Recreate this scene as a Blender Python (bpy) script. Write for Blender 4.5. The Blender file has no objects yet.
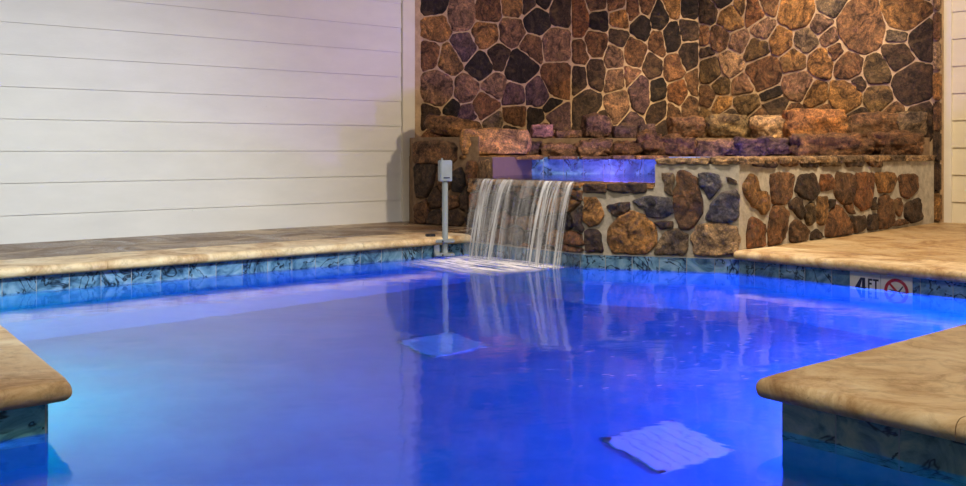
import bpy, bmesh, math, random
from mathutils import Vector, noise
C = bpy.context.scene.collection
sc = bpy.context.scene
rnd = random.Random(7)

# ------------------------------------------------------------------ camera, world, lamps, exposure
F = 982.0; EYE = 0.68; HZ = 150.0
cam = bpy.data.cameras.new('camera'); cam.sensor_width = 36.0; cam.lens = F/966*36.0
cam.shift_y = -(243-HZ)/966; cam.clip_start = 0.05
co = bpy.data.objects.new('camera', cam); C.objects.link(co)
co.location = (0, 0, EYE); co.rotation_euler = (math.pi/2, 0, 0); sc.camera = co
sc.view_settings.view_transform = 'Standard'; sc.view_settings.look = 'None'
sc.view_settings.gamma = 1; sc.view_settings.use_curve_mapping = False
sc.view_settings.exposure = 0.0
sc.cycles.caustics_refractive = False
w = bpy.data.worlds.new('world'); sc.world = w; w.use_nodes = True
w.node_tree.nodes['Background'].inputs[0].default_value = (0.80, 0.90, 1.0, 1)
w.node_tree.nodes['Background'].inputs[1].default_value = 0.22

def area(name, loc, target, size, energy, col, size_y=None):
    l = bpy.data.lights.new(name, 'AREA'); l.energy = energy; l.color = col; l.size = size
    if size_y: l.shape = 'RECTANGLE'; l.size_y = size_y
    o = bpy.data.objects.new(name, l); C.objects.link(o); o.location = loc
    o.rotation_euler = (Vector(target)-Vector(loc)).to_track_quat('-Z', 'Y').to_euler(); return o
def point(name, loc, energy, col, r=0.08):
    l = bpy.data.lights.new(name, 'POINT'); l.energy = energy; l.color = col; l.shadow_soft_size = r
    o = bpy.data.objects.new(name, l); C.objects.link(o); o.location = loc; return o
def spot(name, loc, target, energy, col, ang, blend=0.6, r=0.08):
    l = bpy.data.lights.new(name, 'SPOT'); l.energy = energy; l.color = col; l.spot_size = math.radians(ang)
    l.spot_blend = blend; l.shadow_soft_size = r
    o = bpy.data.objects.new(name, l); C.objects.link(o); o.location = loc
    o.rotation_euler = (Vector(target)-Vector(loc)).to_track_quat('-Z', 'Y').to_euler(); return o
# room lamps under the ceiling
spot('ceiling_lamp_white', (0.6, 1.6, 2.85), (-2.6, 5.6, -0.3), 1060, (0.82, 0.95, 1.04), 56, 1.0, 0.25)
area('ceiling_lamp_left', (-0.6, 3.0, 2.9), (-2.2, 5.2, 0.0), 0.9, 14, (1.0, 0.98, 0.93))
area('ceiling_lamp_warm', (2.5, 4.6, 2.9), (2.6, 7.0, 0.5), 0.35, 120, (1.0, 0.80, 0.54))
spot('ceiling_lamp_middle', (0.4, 4.4, 2.9), (0.9, 6.1, 0.3), 290, (1.0, 0.88, 0.74), 62, 0.9, 0.06)
area('ceiling_lamp_near', (0.3, 1.2, 2.9), (0.3, 3.0, 0.0), 0.8, 74, (1.0, 0.82, 0.56))
spot('ceiling_spot_rockwall', (2.3, 7.0, 2.9), (2.4, 8.6, 0.9), 280, (1.0, 0.80, 0.53), 80)
spot('ceiling_spot_ledge', (1.5, 7.3, 2.9), (1.75, 8.6, 0.9), 120, (1.0, 0.78, 0.52), 50)
# coloured pool and spa lights with added fills, all standing in the water
point('pool_light_right', (1.90, 3.50, -0.80), 270, (0.0, 0.17, 1.0), 0.10)
point('pool_light_violet', (1.45, 3.10, -0.40), 60, (0.36, 0.0, 1.0), 0.08)
point('pool_fill_left', (-1.94, 3.75, -0.60), 27, (0.0, 0.90, 0.60), 0.04)  # added fill, out of view, brings green into the left of the pool
spot('pool_fill_near', (1.64, 1.19, -0.55), (-0.4, 3.4, -1.2), 80, (0.003, 0.55, 1.0), 125, 0.7, 0.06)  # added fill, out of view, brightens the middle of the pool
point('spa_light', (1.30, 6.15, 0.36), 62, (0.32, 0.18, 1.0), 0.06)

# ------------------------------------------------------------------ helpers
def lin(c):
    return tuple(((v/255)/12.92 if v/255 <= 0.04045 else ((v/255+0.055)/1.055)**2.4) for v in c)
def tag(o, label=None, cat=None, group=None, kind=None):
    if label: o['label'] = label
    if cat: o['category'] = cat
    if group: o['group'] = group
    if kind: o['kind'] = kind
    return o
def empty(name, loc, rz=0):
    o = bpy.data.objects.new(name, None); C.objects.link(o); o.location = loc; o.rotation_euler = (0, 0, rz)
    o.empty_display_size = 0.05; return o
def link(name, bm, mat, parent=None, smooth=False, up=False):
    bmesh.ops.recalc_face_normals(bm, faces=bm.faces[:])
    if up:
        bm.normal_update(); fl = [f for f in bm.faces if f.normal.z < 0]
        if fl: bmesh.ops.reverse_faces(bm, faces=fl)
    me = bpy.data.meshes.new(name); bm.to_mesh(me); bm.free()
    if smooth:
        for p in me.polygons: p.use_smooth = True
    me.materials.append(mat)
    o = bpy.data.objects.new(name, me); C.objects.link(o)
    if parent:
        o.parent = parent
        bpy.context.view_layer.update()
        o.matrix_parent_inverse = parent.matrix_world.inverted()
    return o
def newbm():
    bm = bmesh.new(); bm.loops.layers.float_color.new('Col'); bm.loops.layers.uv.new('UVMap'); return bm
def paint(bm, faces, col):
    L = bm.loops.layers.float_color['Col']
    for f in faces:
        for l in f.loops: l[L] = (*col, 1)
def prism(bm, pts, z0, z1, col=(1, 1, 1)):
    a = [bm.verts.new((x, y, z0)) for x, y in pts]; b = [bm.verts.new((x, y, z1)) for x, y in pts]
    n = len(pts); fs = [bm.faces.new(b), bm.faces.new(a[::-1])]
    for i in range(n): fs.append(bm.faces.new((a[i], a[(i+1) % n], b[(i+1) % n], b[i])))
    paint(bm, fs, col); return fs
def box(bm, c, s, rz=0, col=(1, 1, 1), bev=0):
    r = bmesh.ops.create_cube(bm, size=1); vs = r['verts']; cz, sz = math.cos(rz), math.sin(rz)
    for v in vs:
        x, y, z = v.co.x*s[0], v.co.y*s[1], v.co.z*s[2]
        v.co = (c[0]+x*cz-y*sz, c[1]+x*sz+y*cz, c[2]+z)
    fs = list({f for v in vs for f in v.link_faces}); paint(bm, fs, col)
    if bev:
        bmesh.ops.bevel(bm, geom=list({e for v in vs for e in v.link_edges}), offset=bev, segments=2, affect='EDGES')
def cyl(bm, c0, c1, r, n=20, col=(1, 1, 1)):
    c0 = Vector(c0); c1 = Vector(c1); d = (c1-c0); q = d.to_track_quat('Z', 'Y')
    A = [bm.verts.new(c0+q @ Vector((r*math.cos(2*math.pi*i/n), r*math.sin(2*math.pi*i/n), 0))) for i in range(n)]
    B = [bm.verts.new(c1+q @ Vector((r*math.cos(2*math.pi*i/n), r*math.sin(2*math.pi*i/n), 0))) for i in range(n)]
    fs = [bm.faces.new(A[::-1]), bm.faces.new(B)]
    for i in range(n): fs.append(bm.faces.new((A[i], A[(i+1) % n], B[(i+1) % n], B[i])))
    paint(bm, fs, col)
def V2(p): return Vector((p[0], p[1]))

# a point of the photograph seen on a vertical plane / at a depth
def on_plane(px, py, p0, p1):
    dx = (px-483)/F; x0, y0 = p0; ux, uy = p1[0]-p0[0], p1[1]-p0[1]
    s = (dx*y0-x0)/(ux-dx*uy); Y = y0+s*uy
    return s*math.hypot(ux, uy), EYE+(HZ-py)/F*Y
def at(px, py, Y): return Vector(((px-483)/F*Y, Y, EYE+(HZ-py)/F*Y))

# ------------------------------------------------------------------ materials
class Mat:
    def __init__(s, name, rough=0.6, base=None, spec=None):
        s.m = bpy.data.materials.new(name); s.m.use_nodes = True; s.nt = s.m.node_tree
        s.b = s.nt.nodes['Principled BSDF']; s.b.inputs['Roughness'].default_value = rough
        if base: s.b.inputs['Base Color'].default_value = (*lin(base), 1)
        if spec is not None: s.b.inputs['Specular IOR Level'].default_value = spec
    def n(s, t, **kw):
        nd = s.nt.nodes.new(t)
        for k, v in kw.items():
            if k.startswith('i_'):
                key = k[2:].replace('_', ' ')
                nd.inputs[key].default_value = v
            else: setattr(nd, k, v)
        return nd
    def l(s, a, b): s.nt.links.new(a, b)
    def ramp(s, fac, stops):
        r = s.n('ShaderNodeValToRGB'); cr = r.color_ramp
        while len(cr.elements) < len(stops): cr.elements.new(0.5)
        for e, (p, c) in zip(cr.elements, stops): e.position = p; e.color = (*c, 1)
        s.l(fac, r.inputs[0]); return r.outputs[0]
    def noise(s, scale, detail=4, rough=0.6, vec=None, dist=0):
        t = s.n('ShaderNodeTexNoise'); t.inputs['Scale'].default_value = scale; t.inputs['Detail'].default_value = detail
        t.inputs['Roughness'].default_value = rough; t.inputs['Distortion'].default_value = dist
        s.l(vec if vec else s.coord(), t.inputs['Vector']); return t.outputs['Fac']
    def coord(s, k='Object'):
        if not hasattr(s, 'tc'): s.tc = s.n('ShaderNodeTexCoord')
        return s.tc.outputs[k]
    def mix(s, a, b, fac, mode='MIX'):
        m = s.n('ShaderNodeMix', data_type='RGBA', blend_type=mode)
        for sock, v in ((m.inputs[0], fac), (m.inputs[6], a), (m.inputs[7], b)):
            if hasattr(v, 'is_output'): s.l(v, sock)
            elif isinstance(v, tuple): sock.default_value = (*v, 1)
            else: sock.default_value = v
        return m.outputs[2]
    def bump(s, h, strength, dist=0.01, prev=None):
        b = s.n('ShaderNodeBump'); b.inputs['Strength'].default_value = strength; b.inputs['Distance'].default_value = dist
        s.l(h, b.inputs['Height'])
        if prev: s.l(prev, b.inputs['Normal'])
        s.l(b.outputs[0], s.b.inputs['Normal']); return b.outputs[0]
    def color(s, c): s.l(c, s.b.inputs['Base Color'])

def scaled(M, sx, sy, sz, k='Object'):
    mp = M.n('ShaderNodeMapping'); mp.inputs['Scale'].default_value = (sx, sy, sz); M.l(M.coord(k), mp.inputs[0]); return mp.outputs[0]

def stone_mat(name, rough=0.72, spec=0.35):
    M = Mat(name, rough, spec=spec)
    a = M.n('ShaderNodeAttribute', attribute_name='Col')
    n1 = M.noise(8, 7, 0.72, dist=1.2); n2 = M.noise(48, 7, 0.8, dist=0.5); n3 = M.noise(5, 4, 0.65, vec=scaled(M, 1, 1, 2.0), dist=0.5)
    c = M.mix(a.outputs['Color'], M.ramp(n1, [(0.37, (0.20, 0.18, 0.18)), (0.46, (0.68, 0.66, 0.65)), (0.55, (1.15, 1.1, 1.0)), (0.65, (1.9, 1.75, 1.4))]), 1.0, 'MULTIPLY')
    c = M.mix(c, M.ramp(n2, [(0.38, (0.35, 0.33, 0.32)), (0.5, (1.0, 0.98, 0.96)), (0.62, (1.8, 1.68, 1.45))]), 0.9, 'MULTIPLY')
    c = M.mix(c, (0.25, 0.155, 0.07), M.ramp(n3, [(0.55, (0, 0, 0)), (0.70, (0.45, 0.45, 0.45))]))
    M.color(c)
    b = M.bump(M.noise(16, 9, 0.78, dist=1.6), 1.0, 0.035)
    M.bump(n2, 0.6, 0.008, b)
    return M.m
STONE = stone_mat('rock'); WETROCK = stone_mat('wet_rock', 0.35, 0.5)
def mortar_mat(name, a, b):
    M = Mat(name, 0.85, spec=0.2)
    M.color(M.ramp(M.noise(14, 6, 0.7), [(0.3, lin(a)), (0.7, lin(b))])); M.bump(M.noise(60, 6, 0.7), 0.6, 0.008); return M.m
MORTAR = mortar_mat('mortar_tan', (150, 126, 100), (200, 170, 134))
MORTAR_SHADED = mortar_mat('mortar_shaded', (112, 90, 70), (160, 132, 102))  # darker copy of the mortar, the ledge's shade put into its colour
MORTAR_L = mortar_mat('mortar_grey', (150, 142, 130), (205, 196, 180))

def siding_mat(name, base):
    M = Mat(name, 0.55, spec=0.3)
    n = M.noise(2.0, 5, 0.6, vec=scaled(M, 1, 1, 3))
    c = M.ramp(n, [(0.3, tuple(v*0.90 for v in lin(base))), (0.7, lin(base))])
    sp = M.noise(45, 2, 0.5); c = M.mix(c, tuple(v*0.55 for v in lin(base)), M.ramp(sp, [(0.78, (0, 0, 0)), (0.82, (0.5, 0.5, 0.5))]))
    M.color(c); M.bump(M.noise(30, 5, 0.6, vec=scaled(M, 1, 1, 10)), 0.12, 0.004); return M.m
SIDE_L = siding_mat('white_siding_paint', (226, 224, 220)); SIDE_R = siding_mat('cream_siding_paint', (222, 212, 186))
TRIM = siding_mat('trim_paint', (224, 218, 204))

def travertine(name, wet=0.0, dark=1.0):
    M = Mat(name, 0.5, spec=0.4)
    v = scaled(M, 1, 1, 1)
    n1 = M.noise(2.6, 8, 0.72, dist=1.2); n2 = M.noise(11, 7, 0.75, dist=0.8); n3 = M.noise(70, 4, 0.7)
    c = M.ramp(n1, [(0.30, lin((128, 96, 66))), (0.41, lin((190, 156, 114))), (0.53, lin((224, 200, 160))), (0.70, lin((240, 226, 196)))])
    if wet: c = M.mix(c, lin((104, 76, 52)), M.ramp(M.noise(1.7, 6, 0.65, dist=0.9), [(0.48, (wet, wet, wet)), (0.66, (0.3, 0.3, 0.3))]))
    c = M.mix(c, M.ramp(n2, [(0.32, (0.55, 0.48, 0.40)), (0.5, (1, 1, 1)), (0.8, (1.1, 1.1, 1.1))]), 0.8, 'MULTIPLY')
    if dark < 1: c = M.mix(c, (dark, dark*0.88, dark*0.72), 1.0, 'MULTIPLY')
    c = M.mix(c, lin((70, 50, 34)), M.ramp(n3, [(0.68, (0, 0, 0)), (0.76, (0.6, 0.6, 0.6))]))
    M.color(c)
    if wet: M.l(M.ramp(n1, [(0.35, (0.16,)*3), (0.6, (0.5,)*3)]), M.b.inputs['Roughness'])
    M.bump(n3, 0.35, 0.004, M.bump(n2, 0.25, 0.006)); return M.m
COPING = travertine('travertine_coping'); DECK = travertine('travertine_deck', 0, 0.66); DECKWET = travertine('wet_stone_deck', 0.95)

def tile_mat(name, tint=(1, 1, 1), blue=0.0):
    M = Mat(name, 0.22, spec=0.6)
    uv = M.coord('UV')
    br = M.n('ShaderNodeTexBrick', offset=0.0, squash=1.0)
    br.inputs['Scale'].default_value = 1; br.inputs['Brick Width'].default_value = 0.1524; br.inputs['Row Height'].default_value = 0.1524
    br.inputs['Mortar Size'].default_value = 0.002; br.inputs['Color1'].default_value = (0, 0, 0, 1); br.inputs['Color2'].default_value = (1, 1, 1, 1)
    br.inputs['Mortar'].default_value = (0.5, 0.5, 0.5, 1); M.l(uv, br.inputs['Vector'])
    va = M.n('ShaderNodeVectorMath', operation='MULTIPLY_ADD'); M.l(br.outputs['Color'], va.inputs[0])
    va.inputs[1].default_value = (7, 7, 7); M.l(uv, va.inputs[2])
    n1 = M.noise(8, 6, 0.65, vec=va.outputs[0], dist=1.2); n2 = M.noise(4.5, 4, 0.6, vec=va.outputs[0], dist=1.2)
    c = M.ramp(n1, [(0.30, lin((40, 60, 76))), (0.42, lin((90, 128, 148))), (0.54, lin((136, 172, 188))), (0.75, lin((196, 214, 220)))])
    c = M.mix(c, lin((20, 22, 28)), M.ramp(n2, [(0.475, (0, 0, 0)), (0.495, (0.9,)*3), (0.505, (0.9,)*3), (0.525, (0, 0, 0))]))
    c = M.mix(c, tint, 1.0, 'MULTIPLY')
    c = M.mix(c, lin((150, 158, 160)), br.outputs['Fac'])
    M.color(c); M.bump(br.outputs['Fac'], -0.3, 0.003); return M.m
TILE = tile_mat('blue_marbled_tile', (0.62, 0.76, 0.98)); TILE_AQUA = tile_mat('aqua_marbled_tile', (0.75, 1.25, 1.25)); TILE_GREY = tile_mat('grey_marbled_tile', (0.9, 0.85, 0.62))

M = Mat('pool_plaster', 0.7, spec=0.2)
M.color(M.ramp(M.noise(3, 5, 0.7), [(0.3, lin((60, 140, 180))), (0.7, lin((90, 168, 200)))])); PLASTER = M.m

def water_mat(name, tint, rough):
    M = Mat(name, rough); M.b.inputs['Base Color'].default_value = (*tint, 1)
    M.b.inputs['Transmission Weight'].default_value = 1; M.b.inputs['IOR'].default_value = 1.33
    n = M.noise(2.2, 3, 0.5, vec=scaled(M, 1, 1.3, 1), dist=0.6); n2 = M.noise(9, 3, 0.5, dist=0.8)
    b = M.bump(n, 0.10, 0.03); M.bump(n2, 0.06, 0.01, b); return M.m
WATER = water_mat('pool_water', (0.55, 0.78, 1.0), 0.06)
# spa water: thin see-through sheet with a water sheen, so its lamp lights the rocks above it
M = Mat('spa_water', 0.06); nt = M.nt; out = nt.nodes['Material Output']
tr = M.n('ShaderNodeBsdfTransparent'); tr.inputs[0].default_value = (0.70, 0.78, 1.0, 1)
gl = M.n('ShaderNodeBsdfGlossy'); gl.inputs['Roughness'].default_value = 0.08
fr = M.n('ShaderNodeFresnel'); fr.inputs[0].default_value = 1.33
ms = M.n('ShaderNodeMixShader'); M.l(fr.outputs[0], ms.inputs[0]); M.l(tr.outputs[0], ms.inputs[1]); M.l(gl.outputs[0], ms.inputs[2])
bp = M.n('ShaderNodeBump'); bp.inputs['Strength'].default_value = 0.25; bp.inputs['Distance'].default_value = 0.02
M.l(M.noise(12, 3, 0.5), bp.inputs['Height']); M.l(bp.outputs[0], gl.inputs['Normal'])
M.l(ms.outputs[0], out.inputs['Surface']); SPAWATER = M.m

def plain(name, col, rough=0.5, metal=0.0, n=True):
    M = Mat(name, rough); M.b.inputs['Metallic'].default_value = metal
    M.color(M.ramp(M.noise(20, 4, 0.6), [(0.3, tuple(v*0.88 for v in lin(col))), (0.7, lin(col))])); return M.m
GREYP = plain('grey_plastic', (150, 162, 172), 0.45); GREYM = plain('grey_metal_bracket', (150, 158, 160), 0.4, 0.3)
DARK = plain('dark_ink', (18, 20, 24), 0.5); RED = plain('red_ink', (170, 26, 34), 0.4); WHITET = plain('white_glazed_tile', (222, 224, 228), 0.2)
DRAIN = plain('white_drain_plastic', (236, 240, 244), 0.4); SLABM = plain('smooth_brown_slab', (118, 92, 84), 0.5); CEIL = plain('ceiling_paint', (190, 184, 176), 0.8)

# ------------------------------------------------------------------ plan of the place (metres, water level z = 0)
DZ = 0.125; ZT0 = 0.079
C0 = (-0.085, 6.42); C1 = (0.576, 5.66); P0 = (1.41, 5.41); R0 = (2.60, 4.00)
E0 = (0.725, 2.38); E2 = (2.76, -0.09); F0 = (-1.045, 2.36); F2 = (-2.95, 0.76); G0 = (-2.50, 4.43)
WL0 = (-7.4, 1.95); WL1 = (-0.575, 7.70)            # left siding line
E1 = (3.43, 7.47)                                   # end of the low stone wall
WR0 = (3.50, 7.62); WR1 = (6.9, 3.56)               # right siding line
A1 = (0.79, 8.85); B0 = (0.72, 8.95); B1 = (2.07, 9.40); CW1 = (3.49, 7.50)
H = 3.0
def unit(a, b):
    d = V2(b)-V2(a); return d.normalized()
def off(p, n, d): return (p[0]+n[0]*d, p[1]+n[1]*d)

# ------------------------------------------------------------------ decks, pool shell, ceiling
bm = newbm()
prism(bm, [C0, G0, F0, F2, (-7.4, 0.76), WL0, WL1, (-0.3, 7.9), (0.3, 7.2)], ZT0, DZ)
tag(link('deck_left', bm, DECKWET), kind='structure')
bm = newbm()
prism(bm, [P0, R0, E0, E2, (6.9, -0.09), WR1, WR0, (3.1, 7.4)], ZT0, DZ)
tag(link('deck_right', bm, DECK), kind='structure')

POOL = [C0, C1, P0, R0, E0, E2, (2.76, -1.6), (-2.95, -1.6), F2, F0, G0]
bm = newbm(); vs = [bm.verts.new((x, y, -1.2)) for x, y in POOL]; f = bm.faces.new(vs); bmesh.ops.triangulate(bm, faces=[f])
tag(link('pool_floor', bm, PLASTER), kind='structure')
bm = newbm()
for i in range(len(POOL)):
    a, b = POOL[i], POOL[(i+1) % len(POOL)]
    bm.faces.new([bm.verts.new(p) for p in ((*a, -1.2), (*b, -1.2), (*b, -0.075), (*a, -0.075))])
tag(link('pool_wall', bm, PLASTER), kind='structure')

def tile_band(name, pts, z0, z1, mat, u0=0, parent=None, v0=None):
    bm = newbm(); uvl = bm.loops.layers.uv['UVMap']; u = u0; n = len(pts)
    for a, b in zip(pts[:-1], pts[1:]):
        L = (V2(b)-V2(a)).length
        f = bm.faces.new([bm.verts.new(p) for p in ((*a, z0), (*b, z0), (*b, z1), (*a, z1))])
        for l, (uu, vv) in zip(f.loops, ((u, 0), (u+L, 0), (u+L, z1-z0), (u, z1-z0))): l[uvl].uv = (uu, vv+(0 if v0 is None else v0))
        u += L
    return link(name, bm, mat, parent)
ZT = 0.0775
tag(tile_band('trim_1', [G0, C0, C1, P0], ZT-0.1524, ZT, TILE), kind='structure')
tag(tile_band('trim_2', [P0, R0], ZT-0.1524, ZT, TILE, 3.1), kind='structure')
tag(tile_band('trim_3', [R0, E0, E2], ZT-0.1524, ZT, TILE_GREY, 5), kind='structure')
tag(tile_band('trim_4', [F2, F0, G0], ZT-0.1524, ZT, TILE_AQUA, 9.1), kind='structure')
bm = newbm(); prism(bm, [(-7.4, -1.6), (6.9, -1.6), (6.9, 10.2), (-7.4, 10.2)], H, H+0.05)
tag(link('ceiling', bm, CEIL), kind='structure')

# coping: bullnose stone slabs along the water's edge
def coping(name, path, land_left, joints, mat=COPING, width=0.33, over=0.05, round_r=0.03):
    """path runs along the tile line; the land lies on its left or right"""
    P = [V2(p) for p in path]; s = 1 if land_left else -1
    dirs = [(P[i+1]-P[i]).normalized() for i in range(len(P)-1)]
    nor = [Vector((-d.y, d.x))*s for d in dirs]
    def mitre(i, d):
        if i == 0: return P[0]+nor[0]*d
        if i == len(P)-1: return P[-1]+nor[-1]*d
        m = (nor[i-1]+nor[i]).normalized(); return P[i]+m*(d/max(0.3, m.dot(nor[i])))
    ztop = DZ+0.003; zb = ZT; h = (ztop-zb)/2
    NB = 12; prof = []    # (t across 0..1 from front, z)
    for k in range(NB+1):
        a = -math.pi/2+math.pi*k/NB
        prof.append((h*(1-math.cos(a)), zb+h+h*math.sin(a)))
    bm = newbm()
    for i in range(len(dirs)):
        L = (P[i+1]-P[i]).length; f0, f1 = mitre(i, -over), mitre(i+1, -over); b0, b1 = mitre(i, width), mitre(i+1, width)
        cuts = sorted([0.0]+[j for j in joints[i] if 0.05 < j < L-0.05]+[L])
        segs = list(zip(cuts[:-1], cuts[1:]))
        for q, (a, b) in enumerate(segs):
            g = 0.001; rings = []
            def sec(t, first, last):
                # front point / back point of a cross-section at distance t along the run
                fr_ = P[i]+dirs[i]*t-nor[i]*over; bk = P[i]+dirs[i]*t+nor[i]*width
                if first: fr_, bk = f0+dirs[i]*g, b0+dirs[i]*g
                if last: fr_, bk = f1-dirs[i]*g, b1-dirs[i]*g
                return fr_, bk
            n = max(2, int((b-a)/0.06))
            F_a, B_a = sec(a+g, a == 0, False); F_b, B_b = sec(b-g, False, b == L)
            for k in range(n+1):
                t = k/n; fp = F_a.lerp(F_b, t); bp_ = B_a.lerp(B_b, t); rg = []
                w_ = (bp_-fp).length; dd = (bp_-fp)/w_
                rr = 0
                if (a == 0 and i > 0): rr = max(rr, 1-(fp-f0).length/round_r)
                if (b == L and i < len(dirs)-1): rr = max(rr, 1-(fp-f1).length/round_r)
                rr = max(0, rr); pull = round_r*0.2*rr*rr
                for (d, z) in prof:
                    q_ = fp+dd*(d+pull+0.0022*noise.noise(Vector((fp.x*30, fp.y*30, z*60)))); rg.append(bm.verts.new((q_.x, q_.y, z)))
                rg.append(bm.verts.new((bp_.x, bp_.y, ztop))); rg.append(bm.verts.new((bp_.x, bp_.y, zb-0.0)))
                rings.append(rg)
            m = len(rings[0])
            for r0, r1 in zip(rings[:-1], rings[1:]):
                for k in range(m): bm.faces.new((r0[k], r0[(k+1) % m], r1[(k+1) % m], r1[k]))
            bm.faces.new(rings[0]); bm.faces.new(rings[-1][::-1])
    o = link(name, bm, mat, smooth=True); o.data.set_sharp_from_angle(angle=math.radians(40)); tag(o, kind='structure'); return o
coping('trim_5', [C0, G0, F0, F2], False, [[0.75*k+0.1 for k in range(1, 5)], [0.62, 1.25, 1.9], [0.6, 1.2, 1.8]])
coping('trim_6', [(E2[0], E2[1]), E0, R0, P0], False, [[2.76-0.6*k for k in range(0, 5)], [0.62, 1.24, 1.8], [0.62, 1.24]])

# ------------------------------------------------------------------ siding walls
def siding(name, p0, p1, z0, zl, pitch, mat, side, lip=0.012):
    """lap boards; p0->p1, board face pushed towards `side` normal at each lower edge"""
    d = unit(p0, p1); n = Vector((-d.y, d.x))*side; bm = newbm()
    zs = [z0, zl]
    while zs[-1] < H: zs.append(zs[-1]+pitch)
    zs[-1] = min(zs[-1], H)
    def P(p, o, z): return (p[0]+n.x*o, p[1]+n.y*o, z)
    for a, b in zip(zs[:-1], zs[1:]):
        for ring in [((lip, a), (0.002, b)), ((0.0, a), (lip, a))]:
            (o0, za), (o1, zb) = ring
            bm.faces.new([bm.verts.new(P(p0, o0, za)), bm.verts.new(P(p1, o0, za)), bm.verts.new(P(p1, o1, zb)), bm.verts.new(P(p0, o1, zb))])
    bm.faces.new([bm.verts.new(P(p0, -0.1, z0)), bm.verts.new(P(p1, -0.1, z0)), bm.verts.new(P(p1, -0.1, H)), bm.verts.new(P(p0, -0.1, H))])
    bmesh.ops.remove_doubles(bm, verts=bm.verts[:], dist=0.0001)
    return tag(link(name, bm, mat), kind='structure')
siding('wall_left', WL0, WL1, DZ, 0.292, 0.191, SIDE_L, -1, 0.010)
siding('wall_right', WR0, WR1, DZ, 0.285, 0.207, SIDE_R, -1, 0.016)
d = unit(WL0, WL1); nl = Vector((d.y, -d.x))
def trim_board(name, a, b, n, mat, t=0.028):
    bm = newbm(); prism(bm, [off(a, n, -0.02), off(b, n, -0.02), off(b, n, t), off(a, n, t)], DZ, H)
    return tag(link(name, bm, mat), kind='structure')
a = (WL1[0]-d.x*0.085, WL1[1]-d.y*0.085); trim_board('trim_7', a, (WL1[0]+d.x*0.03, WL1[1]+d.y*0.03), nl, TRIM)
d = unit(WR0, WR1); nr = Vector((d.y, -d.x))
trim_board('trim_8', (WR0[0]+d.x*0.02, WR0[1]+d.y*0.02), (WR0[0]+d.x*0.145, WR0[1]+d.y*0.145), nr, TRIM)

# ------------------------------------------------------------------ stone masonry
PAL = dict(k=(48, 40, 38), d=(74, 58, 48), b=(118, 86, 62), o=(150, 112, 70), t=(176, 146, 114), g=(118, 100, 82), m=(140, 108, 88), p=(98, 76, 82), v=(108, 86, 58), r=(124, 84, 56), s=(94, 92, 100))
def clip(poly, a, b, c):                     # keep a*x+b*y <= c
    out = []
    for i in range(len(poly)):
        p, q = poly[i], poly[(i+1) % len(poly)]; fp = a*p[0]+b*p[1]-c; fq = a*q[0]+b*q[1]-c
        if fp <= 0: out.append(p)
        if fp*fq < 0:
            t = fp/(fp-fq); out.append((p[0]+(q[0]-p[0])*t, p[1]+(q[1]-p[1])*t))
    return out
def cells(seeds, bound, gap, kx=1.0):
    res = []; seeds = [(x*kx, y, r, c) for x, y, r, c in seeds]; bound = [(x*kx, y) for x, y in bound]
    for i, (x, y, r, c) in enumerate(seeds):
        poly = bound[:]
        for j, (X, Y, R, _) in enumerate(seeds):
            if i == j or abs(X-x)+abs(Y-y) > 140: continue
            a, b = X-x, Y-y; L = math.hypot(a, b)
            if L < 1e-6: continue
            k = (X*X+Y*Y-x*x-y*y-R*R+r*r)/2-gap*L
            poly = clip(poly, a, b, k)
            if len(poly) < 3: break
        if len(poly) >= 3:
            A = abs(sum(poly[k][0]*poly[(k+1) % len(poly)][1]-poly[(k+1) % len(poly)][0]*poly[k][1] for k in range(len(poly))))/2
            if A > 14: res.append(([(px_/kx, py_) for px_, py_ in poly], c))
    return res
def chaikin(p, n=2, w_=0.22):
    for _ in range(n):
        q = []
        for i in range(len(p)):
            a, b = p[i], p[(i+1) % len(p)]
            q.append((a[0]+(b[0]-a[0])*w_, a[1]+(b[1]-a[1])*w_)); q.append((a[0]+(b[0]-a[0])*(1-w_), a[1]+(b[1]-a[1])*(1-w_)))
        p = q
    return p
def resample(p, n):
    L = [math.hypot(p[(i+1) % len(p)][0]-p[i][0], p[(i+1) % len(p)][1]-p[i][1]) for i in range(len(p))]; T = sum(L); out = []; i = 0; acc = 0
    for k in range(n):
        t = T*k/n
        while acc+L[i] < t: acc += L[i]; i += 1
        f = (t-acc)/max(L[i], 1e-9); a, b = p[i], p[(i+1) % len(p)]
        out.append((a[0]+(b[0]-a[0])*f, a[1]+(b[1]-a[1])*f))
    return out
CAPL = 0
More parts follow.
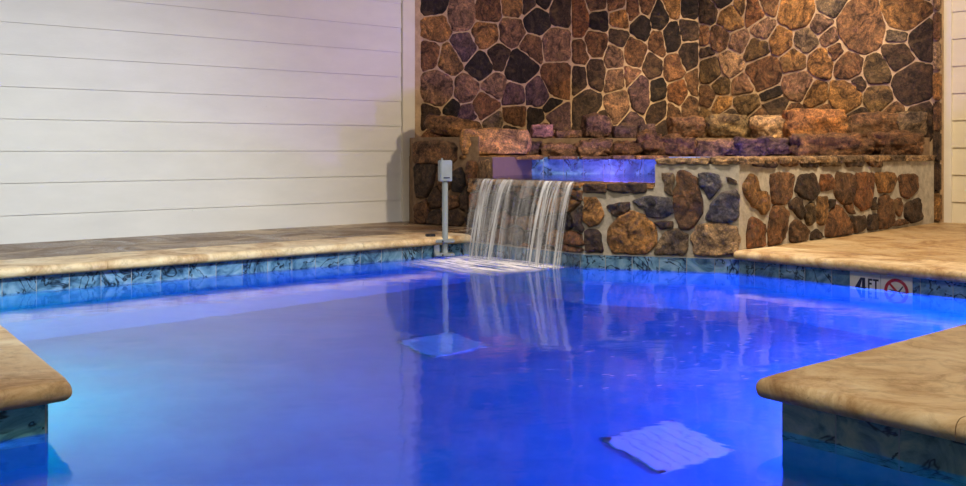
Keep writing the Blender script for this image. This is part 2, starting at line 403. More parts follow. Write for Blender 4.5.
def add_stone(bm, uv, p0, d, nrm, col, prot, seed):
    """uv: outline in (along, height) on the plane through p0; domed, cleft face with a real thickness"""
    uv = resample(chaikin(uv, 1, 0.11), 44)
    cx = sum(p[0] for p in uv)/len(uv); cy = sum(p[1] for p in uv)/len(uv)
    size = max(max(p[0] for p in uv)-min(p[0] for p in uv), 0.05)
    so = Vector((seed*3.1, seed*1.7, 0)); tx, ty = rnd.uniform(-.12, .12), rnd.uniform(-.12, .12)
    rings = []; prof = [(1.03, -0.35), (1.01, 0.3), (0.98, 0.75), (0.90, 0.95), (0.74, 1.0), (0.54, 1.03), (0.36, 1.05), (0.18, 1.05)]
    def P(u, v, h): return (p0[0]+d.x*u+nrm.x*h, p0[1]+d.y*u+nrm.y*h, v)
    for (s, hh) in prof:
        rg = []
        for (u, v) in uv:
            x = cx+(u-cx)*s; y = cy+(v-cy)*s
            nn = noise.noise(Vector((x*14, y*14, 0))+so); n2 = noise.noise(Vector((x*38, y*38, 3))+so)
            e = 0.013*noise.noise(Vector((x*22, y*22, 9))+so)*s
            h = prot*hh
            if hh > 0.3: h += min(1, hh)*(0.012*nn+0.008*n2)+(tx*(x-cx)+ty*(y-cy))*0.5*hh
            rg.append(bm.verts.new(P(x+e, y+e*0.7, h)))
        rings.append(rg)
    fs = []
    for a, b in zip(rings[:-1], rings[1:]):
        for k in range(44): fs.append(bm.faces.new((a[k], a[(k+1) % 44], b[(k+1) % 44], b[k])))
    c = bm.verts.new(P(cx, cy, prot*1.05+0.008*noise.noise(so)))
    for k in range(44): fs.append(bm.faces.new((rings[-1][k], rings[-1][(k+1) % 44], c)))
    paint(bm, fs, col)
def colour(c, j=0.14):
    r, g, b = lin(PAL[c]); f = 1+rnd.uniform(-j, j); h = rnd.uniform(-.06, .06); return (r*f*(1+h), g*f, b*f*(1-h))
def stones(bm, polys, p0, p1, side, prot, lo=None, grow=1.0):
    d = unit(p0, p1); n = Vector((-d.y, d.x))*side
    for i, (poly, c) in enumerate(polys):
        mx_, my_ = sum(q[0] for q in poly)/len(poly), sum(q[1] for q in poly)/len(poly)
        uv = [on_plane(mx_+(x-mx_)*grow, my_+(y-my_)*grow, p0, p1) for x, y in poly]
        if lo is not None: uv = [(u, max(lo, v)) for u, v in uv]
        add_stone(bm, uv, p0, d, n, colour(c), prot*rnd.uniform(0.8, 1.25), i+rnd.random()*50)
def fill(x0, x1, y0, y1, step, pal='bdogmkbr'):
    s = []; y = y0
    while y < y1:
        x = x0+rnd.uniform(0, step)
        while x < x1:
            s.append((x+rnd.uniform(-.25, .25)*step, y+rnd.uniform(-.25, .25)*step, step*.45*rnd.uniform(.7, 1.2), rnd.choice(pal))); x += step*rnd.uniform(.9, 1.3)
        y += step*0.95
    return s
def mortar_slab(bm, p0, p1, side, z0, z1, thick=0.25):
    d = unit(p0, p1); n = Vector((-d.y, d.x))*side
    prism(bm, [p0, p1, off(p1, n, -thick), off(p0, n, -thick)], z0, z1)

SA = [(434,5,13,'k'),(436,26,13,'o'),(461,14,15,'m'),(487,10,13,'b'),(513,5,10,'o'),(528,6,6,'d'),(543,2,6,'k'),(560,12,11,'d'),(537,20,12,'k'),(511,32,12,'m'),(485,34,13,'o'),(464,47,12,'p'),(430,55,10,'b'),(449,60,12,'o'),(481,66,13,'k'),(497,57,11,'d'),(520,67,15,'k'),(531,48,10,'b'),(556,45,14,'m'),(557,80,15,'b'),(437,89,17,'m'),(466,90,12,'m'),(493,86,11,'m'),(484,106,13,'b'),(514,95,10,'p'),(537,93,12,'p'),(551,107,5,'k'),(451,107,4,'k'),(430,114,9,'d'),(469,113,9,'p'),(515,117,11,'b'),(535,118,8,'k'),(557,119,11,'p'),(492,122,9,'g'),(440,128,9,'b'),(470,130,10,'d'),(512,132,9,'d'),(545,132,9,'b')]
SB = [(579,20,12,'r'),(598,21,11,'k'),(597,4,8,'b'),(619,18,10,'o'),(617,3,9,'b'),(633,8,8,'b'),(645,3,7,'b'),(596,43,13,'b'),(618,37,8,'d'),(641,28,10,'k'),(660,18,10,'k'),(672,6,8,'o'),(688,8,7,'k'),(671,37,12,'k'),(687,30,7,'d'),(688,56,10,'d'),(658,43,10,'b'),(635,53,13,'b'),(614,57,10,'m'),(595,72,11,'d'),(580,55,9,'b'),(579,76,9,'d'),(615,79,9,'m'),(652,66,10,'d'),(674,68,11,'b'),(640,92,14,'p'),(618,105,12,'m'),(656,91,9,'k'),(678,93,11,'r'),(659,112,9,'d'),(673,114,7,'b'),(694,82,7,'b'),(588,105,10,'d'),(688,108,7,'b'),(632,75,6,'m'),(600,128,10,'d'),(630,128,10,'p'),(665,130,10,'d')]
SC = [(702,37,9,'b'),(707,12,10,'d'),(719,38,10,'b'),(731,18,12,'o'),(739,42,9,'m'),(731,64,11,'t'),(709,70,13,'v'),(722,1,7,'k'),(739,11,6,'o'),(754,13,9,'r'),(770,3,7,'b'),(797,10,18,'o'),(763,29,8,'m'),(829,4,10,'g'),(781,42,11,'o'),(757,52,12,'v'),(806,41,11,'g'),(820,24,8,'m'),(830,38,7,'m'),(848,42,4,'d'),(861,28,24,'b'),(902,14,16,'o'),(898,37,6,'g'),(920,42,10,'d'),(898,56,13,'d'),(764,72,17,'b'),(794,62,12,'o'),(820,62,12,'o'),(836,51,7,'b'),(849,66,13,'b'),(877,71,13,'v'),(912,84,18,'d'),(798,84,14,'m'),(815,94,9,'o'),(846,97,15,'o'),(878,98,12,'v'),(857,83,5,'d'),(772,94,5,'k'),(746,104,9,'v'),(776,107,8,'d'),(707,96,9,'b'),(721,104,7,'o'),(743,85,9,'m'),(720,86,8,'v'),(701,118,8,'v'),(730,120,9,'d'),(760,122,9,'b'),(795,118,10,'b'),(825,118,10,'b'),(858,120,10,'d'),(892,116,9,'b'),(920,118,10,'d'),(705,54,6,'d')]
def back_wall(name, seeds, p0, p1, side, x0, x1, kx=1.0):
    bound = [(x0, -175), (x1, -175), (x1, 142), (x0, 142)]
    s = seeds+fill(x0-5, x1+5, -190, -12, 28)
    bm = newbm(); mortar_slab(bm, p0, p1, side, DZ, H)
    o = link(name, bm, MORTAR); tag(o, kind='structure')
    bm = newbm(); stones(bm, cells(s, bound, 1.05, kx), p0, p1, side, 0.018)
    st = link('stone_facing', bm, STONE, o, smooth=True)
    return o
back_wall('wall_back_left', SA, (-0.60, 7.68), A1, -1, 421, 570, 1.15)
back_wall('wall_back', SB, B0, B1, -1, 572, 698, 1.5)
back_wall('wall_back_right', SC, B1, CW1, -1, 700, 933, 1.08)
# rough stone end of the right-hand back wall, seen edge-on beside the trim
bm = newbm()
for k in range(12):
    z = DZ+0.12+k*0.23; box(bm, (3.47, 7.50, z), (0.05+rnd.uniform(0, .02), 0.05, 0.2+rnd.uniform(0, .03)), 0.7, colour(rnd.choice('bdot')), 0.012)
o = link('trim_9', bm, STONE); tag(o, kind='structure')

# ------------------------------------------------------------------ raised spa: low walls, caps, ledge, tile, water
spa = empty('raised_spa', (0.9, 6.4, 0)); tag(spa, 'raised fieldstone spa with low rock walls, flat capstones and blue tiled inside', 'spa')
n1 = Vector((0.757, 0.653)); d1 = unit(C0, C1); n1 = Vector((-d1.y, d1.x)); d2 = unit(C1, P0); n2 = Vector((-d2.y, d2.x)); d3 = unit(P0, E1); n3 = Vector((-d3.y, d3.x))
uM, _ = on_plane(655, 170, C1, P0); Mp = (C1[0]+d2.x*uM, C1[1]+d2.y*uM)
TH = 0.28; LZ = 0.47; RZ = 0.60
def mit(p, na, nb, dd):
    m = (na+nb).normalized(); return off(p, m, dd/m.dot(na))
C1i = mit(C1, n1, n2, TH); P0i = mit(P0, n2, n3, TH); Mi = off(Mp, n2, TH); E1i = off(E1, n3, TH)
Ai = (0.06, 6.74); Bi = (0.36, 7.36); B2i = (2.05, 7.48)
bm = newbm()
prism(bm, [C0, C1, C1i, Ai], ZT+0.002, LZ); prism(bm, [C1, Mp, Mi, C1i], ZT+0.002, LZ)
prism(bm, [Mp, P0, P0i, Mi], ZT+0.002, RZ); prism(bm, [P0, E1, E1i, P0i], ZT+0.002, RZ)
link('mortar_wall', bm, MORTAR_L, spa)

D = [([(584,184),(605,184),(606,193),(585,192)],'d'),([(608,184),(645,184),(644,193),(625,193),(608,190)],'d'),([(584,198),(597,199),(603,215),(598,224),(590,226),(584,220)],'o'),([(608,205),(629,202),(630,209),(620,217),(612,214)],'d'),([(633,202),(648,196),(670,199),(672,212),(664,217),(650,217),(644,208)],'s'),([(611,228),(620,218),(633,212),(645,217),(655,232),(655,243),(645,256),(628,254),(614,253),(609,240)],'o'),([(654,222),(672,221),(673,227),(662,230)],'d'),([(676,229),(688,236),(685,256),(655,256),(660,240),(666,232)],'g'),([(662,173),(673,174),(673,196),(666,194)],'g'),([(678,175),(682,172),(696,180),(699,192),(703,206),(702,212),(694,224),(688,228),(681,226),(675,212),(673,194),(677,186)],'b'),([(699,174),(708,172),(719,175),(720,186),(711,198),(704,192),(699,183)],'s'),([(726,177),(737,180),(737,184),(727,182)],'g'),([(706,219),(712,204),(722,193),(736,191),(738,200),(738,218),(725,222)],'s'),([(692,240),(698,226),(720,223),(735,228),(738,240),(736,252),(715,257),(697,254)],'t'),([(585,232),(590,229),(601,232),(603,252),(586,254)],'d')]
E = [([(743,186),(750,175),(755,176),(758,190),(768,194),(768,208),(762,214),(752,205),(745,195)],'o'),([(770,175),(785,173),(793,176),(790,196),(783,204),(772,202)],'b'),([(799,176),(813,174),(817,190),(811,200),(801,197),(795,190)],'d'),([(820,175),(829,174),(833,181),(831,189),(820,191)],'r'),([(836,173),(850,174),(853,186),(851,200),(843,204),(834,195)],'b'),([(855,174),(873,174),(873,190),(870,206),(862,210),(854,203)],'r'),([(875,173),(892,173),(896,180),(890,192),(878,192)],'o'),([(898,176),(916,174),(916,190),(907,199),(901,195)],'b'),([(788,205),(795,198),(800,200),(804,212),(800,219),(793,212)],'d'),([(805,206),(812,202),(814,210),(812,222),(808,226),(804,218)],'v'),([(817,198),(827,197),(826,212),(822,225),(816,222)],'o'),([(828,200),(834,199),(833,205),(828,208)],'d'),([(830,212),(836,205),(845,215),(850,222),(851,234),(838,238),(826,238),(826,228)],'b'),([(843,206),(851,203),(853,214),(847,213)],'b'),([(848,217),(865,216),(863,230),(854,233),(851,226)],'d'),([(868,215),(877,215),(876,229),(867,230)],'d'),([(878,200),(885,195),(892,202),(894,218),(890,226),(878,228)],'b'),([(871,202),(875,197),(875,209),(871,210)],'d'),([(894,200),(899,198),(902,205),(899,216),(895,214)],'b'),([(905,204),(919,198),(921,218),(912,223),(904,218)],'d'),([(893,222),(901,219),(908,223),(898,225),(892,225)],'b'),([(772,208),(780,206),(787,213),(784,236),(778,245),(768,246),(768,225)],'b'),([(748,222),(752,217),(763,226),(763,247),(746,248)],'r'),([(790,225),(796,219),(807,232),(805,240),(789,244)],'b'),([(811,232),(817,229),(821,237),(819,240),(809,242)],'d'),
 ([(752,160),(776,160),(774,168),(764,167),(753,166)],'d'),([(780,161),(797,161),(796,166),(780,166)],'b'),([(799,161),(818,161),(816,167),(802,167)],'d'),([(820,161),(840,161),(839,166),(821,166)],'v'),([(844,161),(862,161),(860,166),(846,166)],'d'),([(867,161),(880,161),(880,167),(868,166)],'b')]
bm = newbm(); stones(bm, D, C1, P0, -1, 0.020, ZT+0.012, 1.10); stones(bm, E, P0, E1, -1, 0.020, DZ+0.006, 1.09)
link('fieldstone', bm, STONE, spa, smooth=True)
bm = newbm(); ws = fill(468, 584, 188, 262, 17, 'bdkdro')
def band(p): return p
cl = cells(ws, [(471, 183), (583, 190), (583, 256), (471, 240)], 0.8)
stones(bm, cl, C0, C1, -1, 0.03, ZT+0.01)
link('wet_fieldstone', bm, WETROCK, spa, smooth=True)

def blob(bm, c, s, rz=0, col=(1, 1, 1), seed=0, boxy=0.45, rough=0.10, n=5, tilt=0.0, flat=True):
    old = set(bm.verts); r = bmesh.ops.create_cube(bm, size=2); vs = r['verts']
    es = list({e for v in vs for e in v.link_edges})
    g = bmesh.ops.subdivide_edges(bm, edges=es, cuts=n*2+1, use_grid_fill=True)
    vs = [v for v in bm.verts if v not in old]
    cz, sz = math.cos(rz), math.sin(rz); so = Vector((seed*7.3, seed*2.9, seed*1.3))
    fs = list({f for v in vs for f in v.link_faces})
    for v in vs:
        p = v.co.copy(); sp = p.normalized()
        mx = p*(1-(1-boxy)*0.0)
        q = sp*(1-boxy)+Vector((max(-1, min(1, p.x)), max(-1, min(1, p.y)), max(-1, min(1, p.z))))*boxy*0.86
        q = q*(0.5*1.02/ (1-boxy+boxy*0.9))
        q = Vector((q.x*s[0], q.y*s[1], q.z*s[2]))
        m = min(s); sc_ = 2.2/max(m, .05)
        nn = noise.noise(q*sc_*0.6+so)*1.0+0.5*noise.noise(q*sc_*1.5+so)+0.3*noise.noise(q*sc_*3.4+so)
        q += Vector((sp.x, sp.y, sp.z*0.7))*nn*rough*m
        q.z += tilt*q.x
        if flat: q.z = max(q.z, -s[2]*0.5)
        v.co = (c[0]+q.x*cz-q.y*sz, c[1]+q.x*sz+q.y*cz, c[2]+q.z)
    paint(bm, fs, col)

# flat capstones
def cap_run(name, a, b, nrm, z0, z1, lens, mat, over=0.03, depth=0.32, pal='tot'):
    d = unit(a, b); L = (V2(b)-V2(a)).length; u = 0; i = 0
    while u < L-0.02:
        l = min(lens[i % len(lens)], L-u)
        if L-u-l < 0.12: l = L-u
        bm = newbm(); cx = a[0]+d.x*(u+l/2)+nrm.x*(depth/2-over); cy = a[1]+d.y*(u+l/2)+nrm.y*(depth/2-over)
        h = (z1-z0)*rnd.uniform(.9, 1.08)
        blob(bm, (cx, cy, z0+h/2), (l*1.0, depth, h), math.atan2(d.y, d.x), colour(rnd.choice(pal), .08), rnd.random()*40, 0.93, 0.42, 9)
        link(name, bm, mat, spa, smooth=True); u += l+0.002; i += 1
cap_run('capstone', Mp, P0, n2, RZ, 0.636, [0.30, 0.35], STONE, 0.02, 0.30, 'tg')
cap_run('capstone', P0, E1, n3, RZ, 0.638, [0.42, 0.3, 0.5, 0.36], STONE, 0.03, 0.30, 'totgt')
cap_run('spillway_stone', C0, C1, n1, LZ-0.012, 0.492, [0.5, 0.55], WETROCK, 0.035, 0.3, 'oo')
cap_run('spillway_stone', C1, Mp, n2, LZ-0.012, 0.488, [0.45], WETROCK, 0.015, 0.28, 'oo')

# ledge behind and beside the spa
Q0 = (-0.515, 7.40); Q1 = (-0.03, 7.00)
bm = newbm()
prism(bm, [Q0, Q1, Ai, Bi, B2i, (2.5, 6.95), E1i, (3.44, 7.52), B1, B0, A1, (-0.575, 7.66)], DZ, 0.632)
prism(bm, [Q0, Q1, (0.0, 7.40), (0.25, 7.80), (1.5, 7.80), (2.3, 7.62), (2.75, 7.42), (3.2, 7.48), (3.42, 7.52), B1, B0, A1, (-0.57, 7.64)], 0.632, 0.775)
link('mortar_ledge', bm, MORTAR_SHADED, spa)
Fp = [([(416,166),(438,165),(433,185),(428,196),(418,196)],'d'),([(430,200),(438,186),(443,195),(443,206),(432,208)],'d'),([(440,166),(453,165),(452,186),(444,192),(438,182)],'b'),([(455,172),(462,168),(467,180),(463,192),(456,190)],'k'),([(417,205),(428,200),(430,215),(427,223),(417,222)],'b'),([(432,212),(441,209),(443,224),(430,223)],'d'),([(447,196),(458,196),(460,206),(449,210)],'b'),([(446,213),(460,208),(465,214),(462,225),(446,224)],'d'),([(462,196),(468,188),(469,210),(464,208)],'d'),([(469,162),(477,163),(477,182),(469,184)],'b'),([(471,188),(477,186),(477,206),(471,209)],'d'),([(468,213),(477,211),(477,225),(468,225)],'k'),([(417,143),(440,141),(454,144),(456,158),(450,163),(418,162)],'b')]
bm = newbm(); stones(bm, Fp, Q0, Q1, -1, 0.035, DZ+0.005, 1.12)
stones(bm, [([(480,161),(490,160),(491,178),(482,180)],'t')], Q1, Ai, -1, 0.015, LZ, 1.05)
link('fieldstone', bm, STONE, spa, smooth=True)
def row1(px):
    t = [(400, 7.62), (700, 7.60), (800, 7.40), (860, 7.30), (930, 7.42)]
    for (a, ya), (b, yb) in zip(t[:-1], t[1:]):
        if a <= px <= b: return ya+(yb-ya)*(px-a)/(b-a)
    return t[-1][1]
def rock(px0, py0, px1, py1, Y, dep, zb, col, boxy=0.55, rough=0.12, rz=0, tilt=0, seed=None):
    """rock spanning these photo pixels at depth Y, standing on height zb"""
    x0, x1 = (px0-483)/F*Y, (px1-483)/F*Y; zt = EYE+(HZ-py0)/F*Y
    bm = newbm(); blob(bm, ((x0+x1)/2, Y+dep*0.3, (zt+zb)/2), (x1-x0, dep, zt-zb), rz, lin(PAL[col]) if col in PAL else col, seed if seed is not None else px0*0.13, boxy, rough*1.5, 8, tilt)
    return bm
for (a, b, c_, d_, col, boxy) in [(521,144,541,153,'p',.6),(541,144,574,154,'m',.6),(580,142,611,157,'m',.65),(612,144,643,154,'b',.6),(645,133,664,153,'b',.5),(662,138,696,155,'b',.6),(697,141,738,155,'m',.75),(739,139,791,155,'p',.75),(796,137,874,155,'b',.8),(876,135,926,155,'b',.75)]:
    Y = row1((a+c_)/2); link('ledge_stone', rock(a-1, b-1.5, c_+1, d_, Y-0.06, 0.24, 0.62, col, boxy-0.08, 0.26), STONE, spa, smooth=True)
for (a, b, c_, col) in [(457, 155, 545, 'o'), (548, 156, 578, 'm'), (580, 156.5, 611, 'm'), (612, 155.5, 634, 'm'), (635, 155.5, 669, 'o')]:
    link('capstone', rock(a, b, c_, 159, 7.30 if a > 540 else 7.12, 0.26, 0.61, col, .85, .2), STONE, spa, smooth=True)

# spa inside
o = tile_band('waterline_tile', [(Bi[0], Bi[1]-0.004), (B2i[0], B2i[1]-0.004)], 0.62-0.1524*3, 0.628, TILE, 0.06, spa)
o = tile_band('side_slab', [(Ai[0]+0.006, Ai[1]-0.004), (Bi[0]+0.006, Bi[1]-0.006)], 0.16, 0.628, SLABM, 0, spa)
bm = newbm(); vs = [bm.verts.new((x, y, 0.14)) for x, y in [C1i, Mi, P0i, (2.4, 6.9), B2i, Bi, Ai]]; bm.faces.new(vs); link('spa_floor', bm, PLASTER, spa)
bm = newbm(); 
wp = [off(C0, n1, -0.03), off(C1, n1, -0.03), mit(C1, n1, n2, 0.04), off(Mp, n2, 0.04), off(Mp, n2, TH), P0i, (2.4, 6.9), B2i, Bi, Ai]
vs = [bm.verts.new((x, y, 0.4985)) for x, y in wp]; f = bm.faces.new(vs); bmesh.ops.triangulate(bm, faces=[f])
sw = link('spa_water', bm, SPAWATER, up=True); tag(sw, 'glowing blue-violet water lying still in the raised stone spa', 'water', kind='stuff')

# ------------------------------------------------------------------ loose boulders on the ledge
def boulder(name, args, label, mat=STONE):
    o = link(name, rock(*args), mat, smooth=True); tag(o, label, 'rock', 'boulders on the ledge above the spa')
Z2 = 0.773
boulder('boulder', (459,128,531,152,7.10,0.28,0.640,lin((194,146,98)),.72,.07), 'long angular orange-tan slab boulder on the capstone left of the spa')
boulder('boulder', (424,116,481,136,7.38,0.26,Z2,lin((136,100,70)),.40,.12,0,-0.12), 'rounded brown boulder on top of the left rock pillar, nearest the white wall')
boulder('boulder', (531,124,554,139,7.82,0.2,Z2,lin((176,130,132)),.75,.08), 'small square purple-pink lit block just right of the long orange slab')
boulder('boulder', (555,130,583,140,7.82,0.2,Z2,'m',.65,.12), 'low flat pinkish rock between the square pink block and the tall two-toned boulder')
boulder('boulder', (583,114,612,141,7.86,0.26,Z2,'m',.55,.12), 'tall boulder, dark on its left and pink-lit on its right, above the blue glow')
boulder('boulder', (613,125,637,141,7.90,0.2,Z2,'p',.7,.10), 'dark purple square stone directly right of the tall two-toned boulder')
boulder('boulder', (638,124,656,140,7.94,0.2,Z2,'p',.6,.10), 'narrow purple-grey stone at the foot of the inner wall corner')
boulder('boulder', (669,116,705,134,7.98,0.24,Z2,'b',.5,.14), 'dark brown rounded boulder near the middle of the ledge, below an orange wall stone')
boulder('boulder', (706,114,752,134,8.02,0.26,Z2,lin((128,108,74)),.5,.14), 'dull olive-grey boulder just right of the dark brown rounded one')
boulder('boulder', (753,115,784,136,7.86,0.22,Z2,'t',.5,.18), 'tan jagged boulder left of the biggest ledge block')
boulder('boulder', (786,108,848,133,7.72,0.26,Z2,lin((166,116,72)),.7,.10), 'largest brown block on the right half of the ledge')
boulder('boulder', (850,112,901,133,7.62,0.22,Z2,'b',.6,.14), 'dark craggy boulder with deep shadows right of the biggest ledge block')
boulder('boulder', (902,111,927,132,7.52,0.18,Z2,'g',.6,.12), 'dark grey stone at the far right end of the ledge by the cream trim')

# ------------------------------------------------------------------ pool water, waterfall, foam
bm = newbm(); vs = [bm.verts.new((x, y, 0)) for x, y in POOL]; f = bm.faces.new(vs); bmesh.ops.triangulate(bm, faces=[f])
pw = link('pool_water', bm, WATER, up=True); tag(pw, 'deep blue lit pool water reflecting the white wall and rocks', 'water', kind='stuff')

M = Mat('falling_water', 0.25); M.b.inputs['Base Color'].default_value = (0.86, 0.88, 0.92, 1)
uvc = M.n('ShaderNodeUVMap', uv_map='UVMap'); sx = M.n('ShaderNodeSeparateXYZ'); M.l(uvc.outputs[0], sx.inputs[0])
mp = M.n('ShaderNodeMapping'); mp.inputs['Scale'].default_value = (30, 1.2, 1); M.l(uvc.outputs[0], mp.inputs[0])
nz = M.noise(1.0, 4, 0.7, vec=mp.outputs[0])
attr = M.n('ShaderNodeAttribute', attribute_name='Col')
al = M.n('ShaderNodeMath', operation='MULTIPLY'); M.l(M.ramp(nz, [(0.38, (0.12,)*3), (0.65, (1,)*3)]), al.inputs[0]); M.l(attr.outputs['Fac'], al.inputs[1])
M.l(al.outputs[0], M.b.inputs['Alpha']); FALL = M.m
wf = empty('waterfall', (0.1, 5.95, 0)); tag(wf, 'silky white waterfall spilling over the spa lip into the pool', 'waterfall')
def fall_pt(u, t, reach):
    """u along C0->C1, t 0..1 down"""
    o = off((C0[0]+d1.x*u, C0[1]+d1.y*u), n1, -0.035)
    k = t; out = reach*k
    z = 0.497-0.497*(k**1.7) if k > 0 else 0.497
    return Vector((o[0]-n1.x*out, o[1]-n1.y*out, z))
def ribbon(bm, u0, wd, reach, alpha, t1=1.0, th=0.003):
    uvl = bm.loops.layers.uv['UVMap']; n = 14; prev = None
    drift = rnd.uniform(-0.02, 0.02)
    for k in range(n+1):
        t = k/n*t1; w2 = wd*(1-0.45*t)/2
        a = fall_pt(u0+drift*t-w2, t, reach); b = fall_pt(u0+drift*t+w2, t, reach); c = fall_pt(u0+drift*t, t, reach+th)
        cur = [bm.verts.new(p) for p in (a, c, b)]
        if prev:
            for i in range(2):
                f = bm.faces.new((prev[i], prev[i+1], cur[i+1], cur[i])); paint(bm, [f], (alpha,)*3)
                for l, (uu, vv) in zip(f.loops, ((u0+(i-1)*w2, t-1/n), (u0+i*w2, t-1/n), (u0+i*w2, t), (u0+(i-1)*w2, t))): l[uvl].uv = (uu, vv)
        prev = cur
Ltot = (V2(C1)-V2(C0)).length
bm = newbm(); uvl = bm.loops.layers.uv['UVMap']; NU, NT = 60, 14
grid = [[bm.verts.new(fall_pt(0.11+(Ltot-0.15)*i/NU, k/NT, 0.12+0.02*math.sin(i*0.9))) for i in range(NU+1)] for k in range(NT+1)]
for k in range(NT):
    for i in range(NU):
        f = bm.faces.new((grid[k][i], grid[k][i+1], grid[k+1][i+1], grid[k+1][i])); paint(bm, [f], (0.28,)*3)
        for l, (ii, kk) in zip(f.loops, ((i, k), (i+1, k), (i+1, k+1), (i, k+1))): l[uvl].uv = (ii/NU*Ltot, kk/NT)
link('water_sheet', bm, FALL, wf, smooth=True)
for (px, wpx, al_) in [(487,9,.85),(492,5,.6),(501,6,.5),(507,9,.95),(513,4,.5),(530,4,.35),(541,5,.5),(549,9,.95),(554,4,.6),(561,5,.75),(568,4,.3),(573,5,.9),(592,5,.6)]:
    u, _ = on_plane(px+0, 185, off(C0, n1, -0.035), off(C1, n1, -0.035)); u = min(u, Ltot-0.04)
    bm = newbm()
    for q in range(3): ribbon(bm, u+rnd.uniform(-.5, .5)*wpx*0.007, wpx*0.0045*rnd.uniform(.5, 1), 0.14+rnd.uniform(-.02, .03), al_*rnd.uniform(.6, 1))
    link('water_strand', bm, FALL, wf, smooth=True)

M = Mat('foam', 0.5); M.b.inputs['Base Color'].default_value = (0.92, 0.90, 0.95, 1)
uvc = M.n('ShaderNodeUVMap', uv_map='UVMap'); mp = M.n('ShaderNodeMapping'); mp.inputs['Scale'].default_value = (1.6, 9, 1); M.l(uvc.outputs[0], mp.inputs[0])
nz = M.noise(1.6, 5, 0.65, vec=mp.outputs[0], dist=0.8); at_ = M.n('ShaderNodeAttribute', attribute_name='Col')
al = M.n('ShaderNodeMath', operation='MULTIPLY'); M.l(M.ramp(nz, [(0.37, (0.0,)*3), (0.55, (1,)*3)]), al.inputs[0]); M.l(at_.outputs['Fac'], al.inputs[1])
M.l(al.outputs[0], M.b.inputs['Alpha']); FOAM = M.m
bm = newbm(); uvl = bm.loops.layers.uv['UVMap']; L_ = bm.loops.layers.float_color['Col']
NX, NY = 40, 16; c0 = Vector((0.20, 5.86)); 
def foam_pt(i, j):
    a = -0.62+1.24*i/NX; b = -0.02-0.52*j/NY
    p = Vector(((C0[0]+C1[0])/2, (C0[1]+C1[1])/2))+d1*a*0.75-n1*(-b*1.0+0.02)+Vector((-0.12, -0.16))*(j/NY)
    return (p.x, p.y, 0.004+0.006*abs(noise.noise(Vector((p.x*9, p.y*9, 0)))))
g = [[bm.verts.new(foam_pt(i, j)) for i in range(NX+1)] for j in range(NY+1)]
def fa(i, j):
    x = i/NX; y = j/NY; e = max(0, 1-abs(2*x-1)**2); return max(0, min(1, e*(1-y)**0.9*min(1, y*6+0.25)*2.6))
for j in range(NY):
    for i in range(NX):
        f = bm.faces.new((g[j][i], g[j][i+1], g[j+1][i+1], g[j+1][i]))
        for l, (ii, jj) in zip(f.loops, ((i, j), (i+1, j), (i+1, j+1), (i, j+1))): l[uvl].uv = (ii/NX, jj/NY); l[L_] = (*(fa(ii, jj),)*3, 1)
fo = link('foam', bm, FOAM, smooth=True); tag(fo, 'white foam streaks on the pool under the waterfall', 'foam', kind='stuff')

fl = plain('foam_glint', (214, 214, 250), 0.5)  # pale colour stands for small glints on drifting bubbles
bm = newbm()
for k in range(70):
    px, py = rnd.gauss(690, 70), rnd.uniform(296, 392); Y = EYE*F/(py-HZ); X = (px-483)/F*Y
    if px > 800 or px < 500: continue
    L_0, W_0, an = rnd.uniform(.006, .022), rnd.uniform(.0012, .0025), rnd.uniform(-.1, .6)
    vs = [bm.verts.new((X+math.cos(t)*L_0*math.cos(an)-math.sin(t)*W_0*math.sin(an), Y+math.cos(t)*L_0*math.sin(an)+math.sin(t)*W_0*math.cos(an), 0.0025)) for t in [2*math.pi*i/8 for i in range(8)]]
    bm.faces.new(vs)
tag(link('foam_glints', bm, fl, up=True), 'tiny drifting foam flecks and painted glints on the pool surface right of the waterfall', 'foam', kind='stuff')

# ------------------------------------------------------------------ sensor post on the coping edge
pp = (-0.241, 6.235); post = empty('sensor_post', (pp[0], pp[1], 0)); tag(post, 'grey post with a small sensor box clamped to the pool edge left of the waterfall', 'post')
bm = newbm(); box(bm, (pp[0], pp[1], 0.548), (0.078, 0.06, 0.135), 0.35, bev=0.005); hb = link('sensor_box', bm, GREYP, post)
bm = newbm(); box(bm, (pp[0]+0.012, pp[1]-0.030, 0.505), (0.040, 0.004, 0.006), 0.35); link('marking', bm, DARK, hb)
bm = newbm(); cyl(bm, (pp[0]-0.02, pp[1], 0.61), (pp[0]-0.02, pp[1], 0.628), 0.006); link('antenna_stub', bm, GREYP, hb)
bm = newbm(); cyl(bm, (pp[0], pp[1], 0.02), (pp[0], pp[1], 0.485), 0.019, 24); link('pole', bm, GREYP, post, smooth=False)
bm = newbm(); box(bm, (pp[0]-0.055, pp[1]+0.0, 0.055), (0.035, 0.05, 0.125), 0.2, bev=0.003); br = link('bracket', bm, GREYM, post)
for z in (0.105, 0.018):
    bm = newbm(); box(bm, (pp[0]-0.005, pp[1]-0.005, z), (0.125, 0.085, 0.020), 0.15, bev=0.004); cp = link('clamp_plate', bm, GREYM, post)
    bm = newbm(); cyl(bm, (pp[0]-0.012, pp[1]-0.046, z), (pp[0]-0.012, pp[1]-0.056, z), 0.006, 6); link('bolt', bm, DARK, cp)
bm = newbm(); box(bm, (pp[0]-0.095, pp[1]+0.04, 0.135), (0.06, 0.05, 0.016), 0.2, bev=0.003); link('clamp_foot', bm, DARK, post)

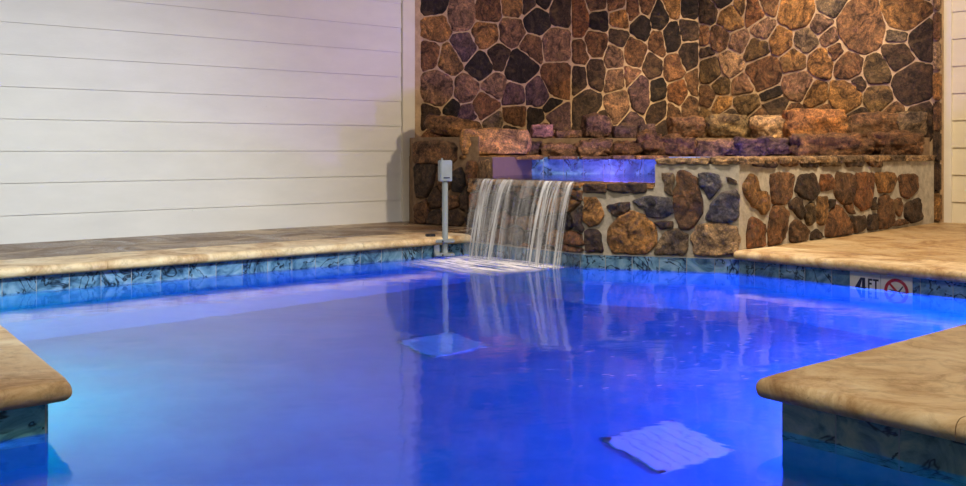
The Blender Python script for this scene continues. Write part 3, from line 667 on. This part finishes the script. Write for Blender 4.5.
# ------------------------------------------------------------------ depth marker tiles
dR = unit(P0, R0); nR = Vector((dR.y, -dR.x))        # nR points to the water?
if nR.dot(Vector((-1, -1))) < 0: nR = -nR
def marker(name, px0, px1, label, art):
    u0, _ = on_plane(px0, 280, P0, R0); u1, _ = on_plane(px1, 280, P0, R0); mid = (u0+u1)/2; W = u1-u0
    o3 = Vector((P0[0]+dR.x*mid, P0[1]+dR.y*mid, ZT)); root = empty(name, o3); tag(root, label, 'sign')
    def P(x, z, h): return (o3.x+dR.x*x*W+nR.x*h, o3.y+dR.y*x*W+nR.y*h, ZT-z*W)
    def shape(nm, polys, h0, h1, mat, parent=root):
        bm = newbm()
        for poly in polys:
            a = [bm.verts.new(P(x, z, h0)) for x, z in poly]; b = [bm.verts.new(P(x, z, h1)) for x, z in poly]
            bm.faces.new(b); n = len(poly)
            for i in range(n): bm.faces.new((a[i], a[(i+1) % n], b[(i+1) % n], b[i]))
        return link(nm, bm, mat, parent)
    base = shape('tile_face', [[(-.49, .99), (.49, .99), (.49, .0), (-.49, .0)]], 0.0005, 0.004, WHITET)
    art(shape); return root
def four(shape):
    shape('numeral', [[(-.32, .48), (-.14, .17), (-.075, .17), (-.16, .48)], [(-.09, .17), (.01, .17), (.01, .64), (-.09, .64)], [(-.32, .46), (.05, .46), (.05, .55), (-.32, .55)]], .004, .0048, DARK)
    shape('lettering', [[(.10, .18), (.24, .18), (.24, .24), (.15, .24), (.15, .30), (.22, .30), (.22, .36), (.15, .36), (.15, .50), (.10, .50)],
                       [(.26, .18), (.44, .18), (.44, .24), (.375, .24), (.375, .50), (.325, .50), (.325, .24), (.26, .24)]], .004, .0048, DARK)
def nodive(shape):
    R1, R2, N = .38, .285, 48; cx, cz = 0, .48; segs = []
    for i in range(N):
        a, b = 2*math.pi*i/N, 2*math.pi*(i+1)/N
        segs.append([(cx+R1*math.cos(a), cz+R1*math.sin(a)), (cx+R1*math.cos(b), cz+R1*math.sin(b)), (cx+R2*math.cos(b), cz+R2*math.sin(b)), (cx+R2*math.cos(a), cz+R2*math.sin(a))])
    shape('diver_figure', [[(-.22, .44), (.06, .47), (.20, .30), (.22, .33), (.10, .50), (.24, .64), (.20, .66), (.02, .54), (-.22, .46)], [(.0, .50), (.28, .47), (.28, .495), (.0, .54)]], .004, .0046, DARK)
    k = .70710678; q = .035
    shape('prohibition_ring', segs+[[(cx-R2*k-q*k, cz-R2*k+q*k), (cx-R2*k+q*k, cz-R2*k-q*k), (cx+R2*k+q*k, cz+R2*k-q*k), (cx+R2*k-q*k, cz+R2*k+q*k)]], .0046, .0054, RED)
marker('depth_marker_tile', 850, 881, 'white pool-edge tile marked 4 FT in black', four)
marker('no_diving_tile', 881, 913, 'white pool-edge tile with a red crossed-out diving symbol', nodive)

# ------------------------------------------------------------------ floor drains seen through the water
def through_water(px, py, depth):
    d = Vector(((px-483)/F, 1, (HZ-py)/F)); t = EYE/(-d.z); hit = d*t; d.normalize()
    s1 = math.sqrt(d.x**2+d.y**2); s2 = s1/1.33; h = Vector((d.x, d.y)).normalized(); k = depth*s2/math.sqrt(1-s2*s2)
    return Vector((hit.x+h.x*k, hit.y+h.y*k))
def drain(name, corners, label):
    c = [through_water(x, y, 1.19) for x, y in corners]; m = sum(c, Vector((0, 0)))/4
    e = (c[1]-c[0]+c[2]-c[3]); ang = math.atan2(e.y, e.x); S = sum((c[(i+1) % 4]-c[i]).length for i in range(4))/4
    root = empty(name, (m.x, m.y, -1.2), ang); tag(root, label, 'drain', 'main drain covers')
    print('DRAIN', [tuple(round(v, 2) for v in x) for x in c], S, math.degrees(ang))
    def add(nm, build, par):
        bm = newbm(); build(bm); bmesh.ops.recalc_face_normals(bm, faces=bm.faces[:]); me = bpy.data.meshes.new(nm); bm.to_mesh(me); bm.free(); me.materials.append(DRAIN if nm != 'sump' else DARK)
        o = bpy.data.objects.new(nm, me); C.objects.link(o); o.parent = par; return o
    def frame(bm):
        for a, b in ((0, 1), (1, 0)):
            for s in (-1, 1): box(bm, (s*a*(S/2-.012), s*b*(S/2-.012), 0.005), (.024 if a else S, .024 if b else S, .010))
    def grate(bm):
        for i in range(7): box(bm, (0, (i-3)*S*0.13, 0.006), (S-.05, S*0.118, .006))
        for i in range(3): box(bm, ((i-1)*S*0.3, 0, 0.004), (0.012, S-.05, .006))
    add('frame', frame, root); add('grate', grate, root)
drain('floor_drain', [(400,343),(434,358),(489,345),(448,331)], 'square white drain cover on the pool floor nearer the waterfall')
drain('floor_drain', [(608,440),(668,478),(728,446),(668,419)], 'square white drain cover on the pool floor nearest the right foreground ledge')
